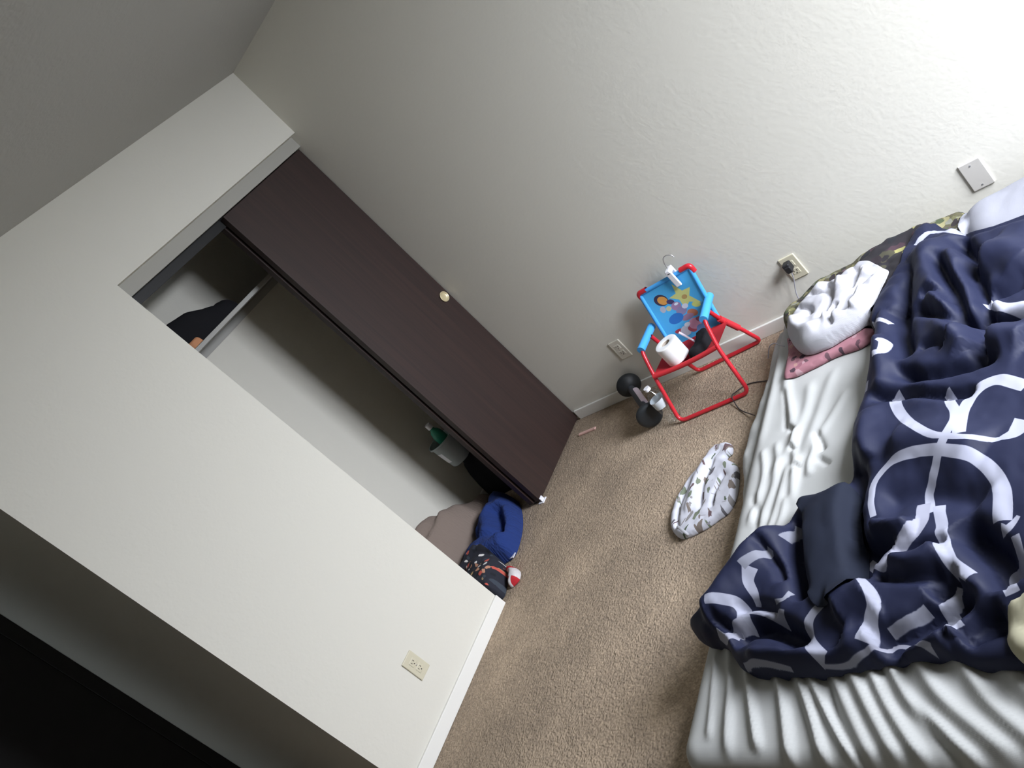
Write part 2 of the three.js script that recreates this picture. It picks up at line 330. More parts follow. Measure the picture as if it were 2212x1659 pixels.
// ------------------------------------------------------------------ mattress
const BED = 0.14;
const wrinkles = folds([
  // long gathers at the foot
  [0.010, 0.014, [[-1.60, 1.45], [-1.76, 1.49], [-1.99, 1.53]]], [0.012, 0.012, [[-1.70, 1.53], [-1.83, 1.57], [-1.97, 1.62]]], [0.006, 0.010, [[-1.66, 1.42], [-1.80, 1.44], [-1.94, 1.46]]],
  [0.012, 0.013, [[-1.70, 1.62], [-1.86, 1.67], [-2.0, 1.71]]], [0.013, 0.012, [[-1.70, 1.66], [-1.85, 1.735], [-2.0, 1.80]]], [0.012, 0.011, [[-1.70, 1.69], [-1.86, 1.78], [-1.99, 1.87]]],
  [0.010, 0.015, [[-1.70, 1.75], [-1.85, 1.83], [-1.99, 1.91]]], [0.013, 0.016, [[-1.70, 1.80], [-1.86, 1.885], [-1.99, 1.965]]], [0.012, 0.014, [[-1.70, 1.85], [-1.86, 1.93], [-1.99, 2.02]]],
  [0.014, 0.016, [[-1.70, 1.90], [-1.84, 1.975], [-1.92, 2.05], [-2.0, 2.13]]], [0.012, 0.018, [[-1.70, 1.97], [-1.84, 2.04], [-1.98, 2.19]]], [0.012, 0.018, [[-1.70, 2.05], [-1.86, 2.14], [-1.98, 2.26]]],
  [0.012, 0.02, [[-1.68, 2.12], [-1.84, 2.21], [-1.96, 2.33]]], [-0.006, 0.01, [[-1.72, 1.76], [-1.88, 1.81], [-2.0, 1.89]]], [-0.006, 0.012, [[-1.74, 1.93], [-1.9, 2.02], [-2.0, 2.1]]],
  // along the open side strip
  [0.016, 0.02, [[-0.50, 1.45], [-0.66, 1.475], [-0.80, 1.52], [-0.86, 1.525]]], [-0.012, 0.010, [[-0.62, 1.455], [-0.74, 1.485], [-0.86, 1.505]]], [0.010, 0.022, [[-0.60, 1.66], [-0.76, 1.63], [-0.94, 1.60], [-1.2, 1.53]]],
  [0.010, 0.02, [[-0.62, 1.56], [-0.76, 1.57], [-0.92, 1.54], [-1.1, 1.47]]], [0.009, 0.016, [[-0.74, 1.72], [-0.86, 1.67], [-1.0, 1.60]]], [0.014, 0.014, [[-0.84, 1.545], [-0.94, 1.55], [-1.06, 1.575], [-1.2, 1.58]]],
  [0.012, 0.014, [[-0.88, 1.47], [-1.0, 1.50], [-1.12, 1.50], [-1.3, 1.46]]], [0.012, 0.012, [[-0.9, 1.42], [-1.05, 1.455], [-1.25, 1.43]]], [0.012, 0.013, [[-1.0, 1.54], [-1.14, 1.535], [-1.3, 1.51], [-1.42, 1.45]]],
  [0.013, 0.013, [[-0.95, 1.64], [-1.03, 1.62], [-1.1, 1.63]]], [-0.016, 0.011, [[-0.90, 1.625], [-0.96, 1.645], [-1.0, 1.66]]], [-0.016, 0.011, [[-1.02, 1.64], [-1.045, 1.665], [-1.07, 1.69]]],
  [-0.016, 0.009, [[-0.83, 1.51], [-0.87, 1.535]], 0.3], [-0.016, 0.009, [[-0.93, 1.535], [-0.97, 1.555]], 0.3], [-0.018, 0.009, [[-1.02, 1.565], [-1.06, 1.585]], 0.3], [-0.012, 0.012, [[-1.1, 1.42], [-1.25, 1.47], [-1.34, 1.44]]],
  [0.008, 0.02, [[-0.3, 1.40], [-0.6, 1.40], [-0.9, 1.395]]], [0.011, 0.012, [[-1.15, 1.56], [-1.28, 1.545], [-1.4, 1.49]]], [0.010, 0.012, [[-1.2, 1.5], [-1.33, 1.46], [-1.42, 1.42]]],
]);
const bedTop = (x, z) => BED + (0.8 + 0.7 * smooth(-1.55, -1.7, x)) * wrinkles(x, z) + 0.012 * (fbm(x * 5, z * 5, 60, 3) - 0.45);
{
  const m = thing('mattress', 'mattress lying on the carpet under a wrinkled pale grey sheet', 'mattress');
  const rr = (x0, z0, x1, z1, r) => { const o = []; for (const [cx, cz, a0] of [[x1 - r, z1 - r, 0], [x0 + r, z1 - r, 1], [x0 + r, z0 + r, 2], [x1 - r, z0 + r, 3]]) for (let k = 0; k <= 8; k++) { const a = (a0 + k / 8) * Math.PI / 2; o.push([cx + r * Math.cos(a), cz + r * Math.sin(a)]); } return o; };
  part(m, 'fitted_sheet', cloth(rr(-2.0, 1.36, -0.07, 2.75, 0.07), 0.0075, (x, z, d) => bedTop(x, z) - 0.05 * (1 - puff(d, 0.055)), () => 0.002), M.sheet);
  const hem = [[-0.14, 1.40], [-0.16, 1.31], [-0.30, 1.285], [-0.5, 1.29], [-0.66, 1.27], [-0.85, 1.265], [-1.0, 1.30], [-1.2, 1.325], [-1.35, 1.335], [-1.4, 1.40], [-0.8, 1.42]];
  part(m, 'sheet_edge', cloth(round2(hem, 5), 0.01, (x, z, d) => 0.01 + 0.075 * puff(d, 0.045) + 0.02 * fbm(x * 14, z * 22, 70, 3) * puff(d, 0.04), () => 0.001), M.sheet);
}

// ------------------------------------------------------------------ comforter
const outlineC = round2([[-0.10, 2.02], [-0.16, 1.95], [-0.30, 1.92], [-0.42, 1.86], [-0.56, 1.83], [-0.75, 1.83], [-0.87, 1.81], [-1.00, 1.785], [-1.12, 1.795], [-1.21, 1.79], [-1.235, 1.73], [-1.235, 1.66], [-1.28, 1.635], [-1.36, 1.58], [-1.44, 1.50], [-1.54, 1.40], [-1.62, 1.345],
  [-1.67, 1.41], [-1.69, 1.48], [-1.76, 1.55], [-1.785, 1.66], [-1.79, 1.80], [-1.775, 1.93], [-1.77, 2.06], [-1.80, 2.15], [-1.80, 2.35], [-1.70, 2.60], [-1.2, 2.68], [-0.7, 2.62], [-0.40, 2.42], [-0.30, 2.18], [-0.20, 2.08]], 5);
const comforterFolds = folds([
  [0.045, 0.05, [[-0.23, 2.02], [-0.45, 2.03], [-0.69, 2.08], [-0.84, 2.12]]], [-0.06, 0.022, [[-0.35, 2.04], [-0.51, 2.08], [-0.66, 2.12], [-0.79, 2.13]]],
  [0.04, 0.04, [[-0.35, 2.09], [-0.58, 2.14], [-0.74, 2.18]]], [-0.07, 0.024, [[-0.27, 2.10], [-0.42, 2.15], [-0.47, 2.19]]],
  [-0.06, 0.022, [[-0.46, 2.14], [-0.65, 2.18], [-0.76, 2.18]]], [0.05, 0.07, [[-0.47, 2.19], [-0.52, 2.26], [-0.61, 2.31]]],
  [-0.05, 0.02, [[-0.65, 2.20], [-0.65, 2.25], [-0.63, 2.31]]], [-0.07, 0.022, [[-0.76, 2.17], [-0.79, 2.23], [-0.82, 2.30]]],
  [-0.07, 0.03, [[-0.31, 1.94], [-0.50, 1.93], [-0.68, 1.94], [-0.82, 1.97]]], [-0.03, 0.014, [[-0.56, 2.00], [-0.58, 2.06], [-0.66, 2.10]]],
  [-0.06, 0.022, [[-0.57, 1.97], [-0.68, 2.06], [-0.74, 2.12], [-0.76, 2.20]]], [0.04, 0.035, [[-0.81, 2.10], [-0.84, 2.13], [-0.87, 2.15]]],
  [-0.05, 0.02, [[-0.77, 2.17], [-0.85, 2.17], [-0.96, 2.18]]], [0.045, 0.05, [[-0.87, 2.20], [-0.90, 2.24], [-0.93, 2.30]]],
  [-0.05, 0.022, [[-0.83, 1.91], [-0.91, 2.01], [-0.93, 2.10], [-0.94, 2.16], [-0.95, 2.23]]], [-0.03, 0.016, [[-0.79, 2.00], [-0.80, 2.06], [-0.84, 2.09]]],
  [0.03, 0.03, [[-0.66, 1.87], [-0.80, 1.89], [-0.92, 1.89]]], [-0.035, 0.018, [[-0.92, 1.84], [-0.95, 1.94], [-1.03, 2.09], [-1.05, 2.17]]],
  [0.03, 0.04, [[-0.96, 1.85], [-1.10, 1.86], [-1.19, 1.85]]], [-0.09, 0.026, [[-1.11, 1.82], [-1.25, 1.83], [-1.36, 1.84], [-1.50, 1.87], [-1.60, 1.90]]],
  [0.035, 0.06, [[-1.15, 1.93], [-1.20, 2.07], [-1.28, 2.19]]], [-0.035, 0.05, [[-1.37, 1.92], [-1.35, 2.01], [-1.38, 2.10], [-1.43, 2.18]]],
  [0.04, 0.022, [[-1.44, 1.91], [-1.46, 1.97], [-1.46, 2.03]]], [-0.08, 0.026, [[-1.49, 1.86], [-1.49, 1.92], [-1.52, 1.96]]],
  [0.03, 0.03, [[-1.55, 1.96], [-1.57, 2.03], [-1.54, 2.09]]], [-0.03, 0.014, [[-1.53, 1.97], [-1.52, 2.03], [-1.51, 2.10]]],
  [-0.03, 0.016, [[-1.57, 1.92], [-1.60, 2.00], [-1.60, 2.09]]], [-0.1, 0.03, [[-1.47, 2.12], [-1.54, 2.17], [-1.60, 2.20], [-1.66, 2.22]]],
  [0.04, 0.05, [[-1.67, 1.83], [-1.65, 1.88], [-1.63, 1.93]]], [0.03, 0.03, [[-1.72, 1.85], [-1.74, 1.89], [-1.73, 1.92]]],
  [-0.08, 0.022, [[-1.30, 1.66], [-1.42, 1.68], [-1.53, 1.71], [-1.62, 1.74]]], [-0.09, 0.024, [[-1.70, 1.52], [-1.67, 1.60], [-1.69, 1.69], [-1.74, 1.76]]],
  [0.05, 0.05, [[-1.34, 1.63], [-1.45, 1.56], [-1.58, 1.48], [-1.63, 1.43]]], [-0.03, 0.014, [[-1.62, 1.53], [-1.61, 1.60], [-1.64, 1.68]]],
  [-0.03, 0.014, [[-1.41, 1.58], [-1.49, 1.64], [-1.56, 1.67]]], [-0.03, 0.012, [[-1.63, 1.46], [-1.66, 1.51], [-1.68, 1.53]]],
  [0.03, 0.02, [[-1.75, 1.57], [-1.76, 1.68], [-1.77, 1.81], [-1.76, 1.91]]], [-0.08, 0.024, [[-1.75, 1.92], [-1.73, 2.00], [-1.70, 2.05], [-1.68, 2.10], [-1.63, 2.14]]],
  [-0.06, 0.024, [[-1.74, 2.10], [-1.72, 2.14], [-1.71, 2.20]]], [0.03, 0.03, [[-1.68, 2.10], [-1.72, 2.11], [-1.74, 2.11]]],
  [-0.05, 0.02, [[-1.65, 2.05], [-1.62, 2.09], [-1.61, 2.12]]], [0.025, 0.03, [[-1.76, 1.96], [-1.76, 2.03], [-1.76, 2.08]]],
]);
const comforterTop = (x, z, d) => {
  const wx = x + 0.02 * (fbm(x * 9, z * 9, 80) - 0.5), wz = z + 0.02 * (fbm(x * 9, z * 9, 85) - 0.5);
  const r = Math.abs(fbm(wx * 3.2, wz * 3.2, 90, 2) - 0.46);
  return BED + 0.014 + puff(d, 0.045) * Math.max(0.012, 0.036 + 0.026 * smooth(-1.78, -1.6, x) + comforterFolds(wx, wz) + 0.02 * smooth(0.0, 0.2, r) + 0.016 * (fbm(wx * 9, wz * 9, 95, 3) - 0.45) + 0.007 * (fbm(x * 17 + z * 9, z * 34, 97, 2) - 0.4));
};
const CX0 = -1.9, CZ0 = 1.25, CSPAN = 1.9;
const swirls = [
  [0.036, 0.012, 1, [[-0.930, 1.925], [-1.003, 1.943], [-1.068, 1.972], [-1.156, 2.027], [-1.203, 2.068], [-1.224, 2.103], [-1.250, 2.162], [-1.252, 2.222]]],
  [0.026, 0.022, 1, [[-1.006, 2.081], [-1.075, 2.101], [-1.116, 2.115], [-1.172, 2.120], [-1.224, 2.107], [-1.256, 2.088], [-1.287, 2.069], [-1.316, 2.050], [-1.348, 2.033], [-1.418, 2.053]]],
  [0.030, 0.036, 1, [[-1.230, 2.140], [-1.147, 2.133], [-1.088, 2.146], [-1.053, 2.170], [-1.042, 2.201], [-1.051, 2.231], [-1.093, 2.279]]],
  [0.011, 0.059, 1, [[-1.251, 2.218], [-1.243, 2.248], [-1.209, 2.274]]],
  [0.017, 0.042, 1, [[-1.403, 1.914], [-1.343, 1.901], [-1.283, 1.898], [-1.248, 1.914], [-1.227, 1.945], [-1.227, 1.989], [-1.236, 2.038], [-1.257, 2.088], [-1.282, 2.133], [-1.300, 2.167], [-1.345, 2.197], [-1.400, 2.216], [-1.447, 2.218], [-1.493, 2.213]]],
  [0.026, 0.010, 1, [[-1.511, 2.208], [-1.514, 2.225], [-1.488, 2.247]]],
  [0.030, 0.027, 0.8, [[-1.367, 2.023], [-1.435, 2.036], [-1.477, 2.025], [-1.502, 1.992], [-1.528, 1.963], [-1.554, 1.943], [-1.489, 1.869]]],
  [0.026, 0.032, 0.9, [[-1.387, 2.063], [-1.468, 2.084], [-1.502, 2.084], [-1.562, 2.101], [-1.589, 2.113], [-1.622, 2.146]]],
  [0.020, 0.031, 1, [[-1.534, 2.236], [-1.562, 2.238], [-1.588, 2.236], [-1.597, 2.207], [-1.673, 2.224]]],
  [0.013, 0.036, 0.9, [[-1.551, 1.863], [-1.624, 1.926], [-1.668, 1.938], [-1.702, 1.921], [-1.747, 1.909]]],
  [0.019, 0.035, 0.9, [[-1.632, 1.810], [-1.661, 1.774], [-1.692, 1.761], [-1.732, 1.770], [-1.773, 1.806]]],
  [0.013, 0.016, 0.9, [[-1.714, 1.954], [-1.694, 2.005], [-1.673, 2.043]]],
  [0.021, 0.034, 0.9, [[-1.615, 2.106], [-1.650, 2.093], [-1.674, 2.079], [-1.723, 2.102]]],
  [0.005, 0.012, 0.8, [[-1.781, 1.793], [-1.777, 1.862], [-1.746, 1.935], [-1.733, 1.969], [-1.762, 2.050]]],
  [0.011, 0.006, 0.7, [[-1.759, 1.562], [-1.770, 1.639], [-1.782, 1.710]]],
  [0.026, 0.038, 0.9, [[-1.606, 1.468], [-1.601, 1.511], [-1.605, 1.547], [-1.635, 1.563], [-1.662, 1.559]]],
  [0.038, 0.015, 0.9, [[-1.505, 1.581], [-1.542, 1.573], [-1.584, 1.596], [-1.604, 1.594]]],
  [0.011, 0.029, 0.9, [[-1.623, 1.552], [-1.628, 1.610], [-1.639, 1.649], [-1.656, 1.690]]],
  [0.018, 0.029, 0.8, [[-1.670, 1.476], [-1.689, 1.511], [-1.664, 1.535], [-1.649, 1.565]]],
  [0.021, 0.021, 0.5, [[-1.506, 1.560], [-1.470, 1.597], [-1.442, 1.622]]],
  [0.015, 0.015, 0.5, [[-1.404, 1.649], [-1.368, 1.654], [-1.327, 1.652]]],
  [0.011, 0.011, 0.6, [[-1.613, 1.662], [-1.612, 1.689], [-1.585, 1.700]]],
  [0.024, 0.024, 1, [[-0.730, 1.890], [-0.721, 1.904], [-0.777, 1.901], [-0.780, 1.874]]],
  [0.015, 0.018, 1, [[-0.548, 1.815], [-0.602, 1.900]]],
  [0.037, 0.034, 1, [[-0.862, 1.814], [-0.869, 1.846]]],
  [0.020, 0.024, 0.9, [[-0.230, 1.972], [-0.194, 1.997], [-0.180, 2.031], [-0.229, 2.088], [-0.250, 2.125]]],
  [0.020, 0.040, 1.2, [[-0.650, 2.177], [-0.723, 2.224], [-0.781, 2.289]]],
];
const comforterMap = canvasTex(2048, 2048, (g, w) => {   // navy ground with silver ribbon print
  g.fillStyle = '#1c2036'; g.fillRect(0, 0, w, w);
  for (const [w0, w1, k, pts] of swirls) {
    const c = new THREE.SplineCurve(pts.map((p) => new THREE.Vector2((p[0] - CX0) / CSPAN * w, w - (p[1] - CZ0) / CSPAN * w))), n = pts.length * 12, q = c.getPoints(n), left = [], right = [];
    q.forEach((p, i) => { const a = q[Math.max(0, i - 1)], b = q[Math.min(n, i + 1)], l = Math.hypot(b.x - a.x, b.y - a.y) || 1, h = (w0 + (w1 - w0) * i / n) / CSPAN * w / 2, nx = -(b.y - a.y) / l * h, ny = (b.x - a.x) / l * h; left.push([p.x + nx, p.y + ny]); right.unshift([p.x - nx, p.y - ny]); });
    const tone = (v) => Math.round(Math.min(250, v * (0.55 + 0.45 * k)));
    g.fillStyle = 'rgb(' + tone(150) + ',' + tone(152) + ',' + tone(166) + ')'; g.beginPath(); for (const p of [...left, ...right]) g.lineTo(...p); g.closePath(); g.fill();
  }
});
const comforterMat = new THREE.MeshPhysicalMaterial({ map: comforterMap, roughness: 0.62, specularIntensity: 0.4, sheen: 0.25, sheenColor: lin(0.10, 0.12, 0.25), sheenRoughness: 0.5 });

// ------------------------------------------------------------------ things on the bed
const heap = (h, r, amp, f, s) => (x, z, d) => puff(d, r) * Math.max(0.008, h + amp * (fbm(x * f, z * f, s, 3) - 0.45) + amp * 0.8 * (0.5 - Math.abs(fbm(x * f * 0.7, z * f * 0.7, s + 9, 2) - 0.45) * 4));
const floral = blotches(1024, 1024, '#4d4a35', ['#5d5c40', '#75734e', '#2f2e29', '#2a2426', '#86815f', '#54414a', '#414a33', '#77776c'], 520, 14, 46);
floral.wrapS = floral.wrapT = THREE.RepeatWrapping; floral.repeat.set(2.2, 2.2);
const floralMat = std({ map: floral, roughness: 0.95 });
const onBed = over(bedTop);
const layers = [bedTop];
const lay = (g) => { layers.push(g.topAt); return g; };
const blanketTop = (() => { const h = heap(0.05, 0.05, 0.03, 11, 120); return (x, z, d) => BED + 0.012 + h(x, z, d); })();
solo('floral_blanket', 'olive and black floral blanket bunched along the wall beside the bed', 'blanket',
  lay(cloth(round2([[-0.32, 1.44], [-0.22, 1.41], [-0.12, 1.45], [-0.07, 1.55], [-0.045, 1.72], [-0.045, 1.92], [-0.05, 2.06], [-0.09, 2.12], [-0.22, 2.13], [-0.34, 2.0], [-0.44, 1.9], [-0.45, 1.80], [-0.40, 1.70], [-0.36, 1.56]], 5), 0.009, blanketTop, onBed)), floralMat);
const pinkMap = blotches(512, 512, '#9a6b74', ['#a87c86', '#8a5a66', '#43303a', '#a8837a', '#5f444c', '#b08d93'], 130, 6, 22);
pinkMap.wrapS = pinkMap.wrapT = THREE.RepeatWrapping; pinkMap.repeat.set(3, 3);
solo('pink_cloth', 'dusty pink printed cloth edge sticking out under the white pillow', 'cloth',
  lay(cloth(round2([[-0.34, 1.43], [-0.44, 1.455], [-0.575, 1.46], [-0.585, 1.50], [-0.575, 1.58], [-0.56, 1.66], [-0.565, 1.77], [-0.50, 1.80], [-0.40, 1.6]], 5), 0.008, (x, z, d) => BED + 0.012 + 0.010 * puff(d, 0.012) + 0.010 * fbm(x * 18, z * 18, 130, 3) * puff(d, 0.03), over(...layers))), std({ map: pinkMap, roughness: 0.95 }));
solo('grey_pillow', 'pale grey pillow against the wall beyond the comforter', 'pillow',
  lay(cloth(round2([[-0.13, 2.10], [-0.07, 2.16], [-0.05, 2.32], [-0.05, 2.55], [-0.10, 2.66], [-0.26, 2.68], [-0.42, 2.64], [-0.44, 2.4], [-0.38, 2.22], [-0.28, 2.12]], 5), 0.01, (x, z, d) => BED + 0.012 + puff(d, 0.11) * (0.075 + 0.02 * (fbm(x * 8, z * 8, 150, 3) - 0.45)), over(...layers))), M.pillow);
{
  const bk = blotches(512, 512, '#1d1a1f', ['#1d1a1f', '#2a2126', '#37262d', '#17191f', '#8d8a57', '#3c3a2c', '#241c22'], 70, 16, 44);
  bk.wrapS = bk.wrapT = THREE.RepeatWrapping; bk.repeat.set(2.6, 2.6);
  solo('black_floral_cloth', 'black floral cloth bunched between the white pillow and the comforter', 'cloth',
    lay(cloth(round2([[-0.20, 1.72], [-0.12, 1.74], [-0.075, 1.80], [-0.06, 1.90], [-0.075, 1.99], [-0.16, 2.02], [-0.28, 1.99], [-0.42, 1.95], [-0.53, 1.92], [-0.56, 1.83], [-0.48, 1.80], [-0.38, 1.84], [-0.27, 1.81]], 5), 0.008, (x, z, d) => BED + 0.03 + puff(d, 0.05) * (0.055 + 0.05 * (fbm(x * 12, z * 12, 145, 3) - 0.45)), over(...layers))), std({ map: bk, roughness: 0.95 }));
}
{
  const out = round2([[-0.38, 1.475], [-0.45, 1.50], [-0.52, 1.555], [-0.535, 1.63], [-0.52, 1.70], [-0.50, 1.76], [-0.46, 1.82], [-0.40, 1.855], [-0.32, 1.88], [-0.27, 1.85], [-0.20, 1.80], [-0.165, 1.73], [-0.19, 1.66], [-0.17, 1.60], [-0.22, 1.55], [-0.30, 1.50]], 5);
  const f = folds([[-0.04, 0.014, [[-0.20, 1.62], [-0.28, 1.66], [-0.36, 1.67], [-0.44, 1.63]]], [-0.04, 0.013, [[-0.28, 1.86], [-0.33, 1.78], [-0.40, 1.74], [-0.46, 1.74]]], [0.03, 0.022, [[-0.36, 1.52], [-0.45, 1.56], [-0.49, 1.64]]], [-0.035, 0.012, [[-0.50, 1.69], [-0.44, 1.68], [-0.38, 1.70]]],
    [-0.04, 0.012, [[-0.18, 1.74], [-0.26, 1.76], [-0.34, 1.74]]], [0.028, 0.02, [[-0.36, 1.80], [-0.42, 1.79], [-0.46, 1.76]]], [0.03, 0.02, [[-0.24, 1.70], [-0.32, 1.71]]], [-0.03, 0.012, [[-0.30, 1.52], [-0.34, 1.58], [-0.40, 1.60]]], [-0.03, 0.012, [[-0.24, 1.56], [-0.27, 1.62], [-0.27, 1.68]]], [0.025, 0.016, [[-0.42, 1.66], [-0.47, 1.69], [-0.45, 1.73]]], [0.025, 0.018, [[-0.24, 1.80], [-0.30, 1.80]]]]);
  const p = thing('white_pillow', 'crumpled white ruffled pillow on top of the floral blanket', 'pillow');
  part(p, 'pillow_cover', lay(cloth(out, 0.006, (x, z, d) => BED + 0.045 + puff(d, 0.05) * Math.max(0.01, 0.062 + 0.75 * f(x, z) + 0.022 * (fbm(x * 15, z * 15, 140, 3) - 0.45)), over(...layers))), M.whiteCloth);
}
{
  const t = thing('comforter', 'rumpled navy comforter with silver ribbon swirls heaped across the bed', 'comforter');
  part(t, 'quilt', lay(cloth(outlineC, 0.008, comforterTop, over(...layers), (x, z) => [(x - CX0) / CSPAN, (z - CZ0) / CSPAN])), comforterMat);
  const flap = round2([[-1.215, 1.65], [-1.222, 1.73], [-1.235, 1.81], [-1.32, 1.845], [-1.46, 1.87], [-1.61, 1.87], [-1.65, 1.79], [-1.56, 1.745], [-1.44, 1.72], [-1.33, 1.69], [-1.25, 1.645]], 4);
  const ff = folds([[-0.012, 0.014, [[-1.24, 1.70], [-1.36, 1.75], [-1.5, 1.79]]], [0.02, 0.03, [[-1.25, 1.76], [-1.4, 1.80], [-1.6, 1.83]]]]);
  part(t, 'turned_flap', lay(cloth(flap, 0.008, (x, z, d) => BED + 0.03 + 0.014 * puff(d, 0.015) + ff(x, z), over(...layers))), new THREE.MeshPhysicalMaterial({ color: lin(0.012, 0.015, 0.026), roughness: 0.8, specularIntensity: 0.25 }), 'plain dark reverse side turned over');
}
const creamMap = blotches(256, 256, '#a9a58c', ['#b9b6a6', '#9a9470', '#8f8d8a', '#a89888'], 60, 8, 30);
const onCream = over(...layers);
solo('cream_cloth', 'cream printed cloth lying on the comforter at its near right end', 'cloth',
  cloth(round2([[-1.685, 2.245], [-1.695, 2.215], [-1.735, 2.205], [-1.765, 2.20], [-1.80, 2.215], [-1.82, 2.245], [-1.83, 2.32], [-1.78, 2.40], [-1.70, 2.38], [-1.66, 2.31]], 4), 0.008, (x, z, d) => onCream(x, z) + 0.022 * puff(d, 0.03), onCream), std({ map: creamMap, roughness: 0.9 }));
solo('thin_cable', 'thin grey cord trailing over the mattress edge near the wall', 'cable',
  tube([V(-0.33, 0.10, 1.305), V(-0.33, 0.147, 1.345), V(-0.335, 0.156, 1.375), V(-0.36, 0.157, 1.40), V(-0.385, 0.157, 1.43)], 0.0018, 40), M.greyCable);
solo('charging_cable', 'thin black cord looping on the carpet between red chair and mattress', 'cable',
  tube([V(-0.34, 0.004, 1.25), V(-0.31, 0.004, 1.16), V(-0.31, 0.004, 1.11), V(-0.352, 0.018, 1.085), V(-0.378, 0.026, 1.085), V(-0.402, 0.016, 1.092), V(-0.46, 0.004, 1.13), V(-0.55, 0.02, 1.23)], 0.0022, 80), M.cable);

// ------------------------------------------------------------------ clothing on the carpet
{
  const print = canvasTex(1024, 1024, (g, w) => {
    g.fillStyle = '#bfc0c9'; g.fillRect(0, 0, w, w);
    const cols = ['#6d7563', '#5c5a5f', '#746a63', '#4d5a48', '#83807f', '#5d4a4c'];
    for (let i = 0; i < 121; i++) for (let m = 0; m < 2; m++) {
      g.fillStyle = cols[Math.floor(rnd() * cols.length)]; const x = ((i % 11) + 0.2 + 0.6 * rnd()) * w / 11, y = (Math.floor(i / 11) + 0.2 + 0.6 * rnd()) * w / 11, r = (m ? 10 : 20) + rnd() * 11, a = rnd() * 6.3;
      g.beginPath(); for (let k = 0; k <= 10; k++) { const t = k / 10 * 6.283, q = r * (0.55 + 0.7 * rnd()); g.lineTo(x + Math.cos(t + a) * q * 1.5, y + Math.sin(t) * q * 0.8); } g.fill();
    }
    g.strokeStyle = '#8d8a92'; g.lineWidth = 4;
    for (let i = 0; i < 40; i++) { const x = rnd() * w, y = rnd() * w; g.beginPath(); g.moveTo(x, y); g.lineTo(x + 30 * rnd() - 15, y + 40 * rnd()); g.stroke(); }
  });
  print.wrapS = print.wrapT = THREE.RepeatWrapping; print.repeat.set(1.55, 1.55);
  const out = round2([[-0.64, 1.06], [-0.655, 1.13], [-0.71, 1.15], [-0.735, 1.13], [-0.79, 1.19], [-0.86, 1.215], [-0.96, 1.225], [-1.02, 1.205], [-1.045, 1.165], [-1.07, 1.12], [-1.09, 1.05], [-1.085, 1.0], [-1.03, 0.945], [-0.95, 0.925], [-0.86, 0.935], [-0.79, 0.965], [-0.75, 1.0], [-0.71, 1.02], [-0.665, 1.035]], 5);
  const f = folds([[-0.014, 0.010, [[-0.80, 0.99], [-0.90, 0.97], [-1.0, 0.975], [-1.06, 1.0]]], [-0.012, 0.012, [[-0.72, 1.08], [-0.86, 1.06], [-1.0, 1.08]]], [-0.012, 0.010, [[-0.82, 1.16], [-0.92, 1.13], [-1.0, 1.14]]], [0.012, 0.02, [[-0.7, 1.05], [-0.84, 1.02], [-1.0, 1.03]]]]);
  const p = thing('printed_pants', 'white pants with a grey and green animal print lying on the carpet', 'pants');
  part(p, 'trouser_cloth', cloth(out, 0.006, (x, z, d) => 0.008 + puff(d, 0.025) * (0.022 + f(x, z) + 0.012 * (fbm(x * 20, z * 20, 160, 3) - 0.45)), () => 0.002), std({ map: print, roughness: 0.95 }));
  const cuff = new THREE.TorusGeometry(0.034, 0.006, 10, 40).scale(1, 0.45, 1).rotateY(0.9).translate(-1.07, 0.024, 1.022);
  part(p, 'cuff', cuff, M.whiteCloth, 'open white trouser cuff');
}
const closetFloor = () => 0.002;
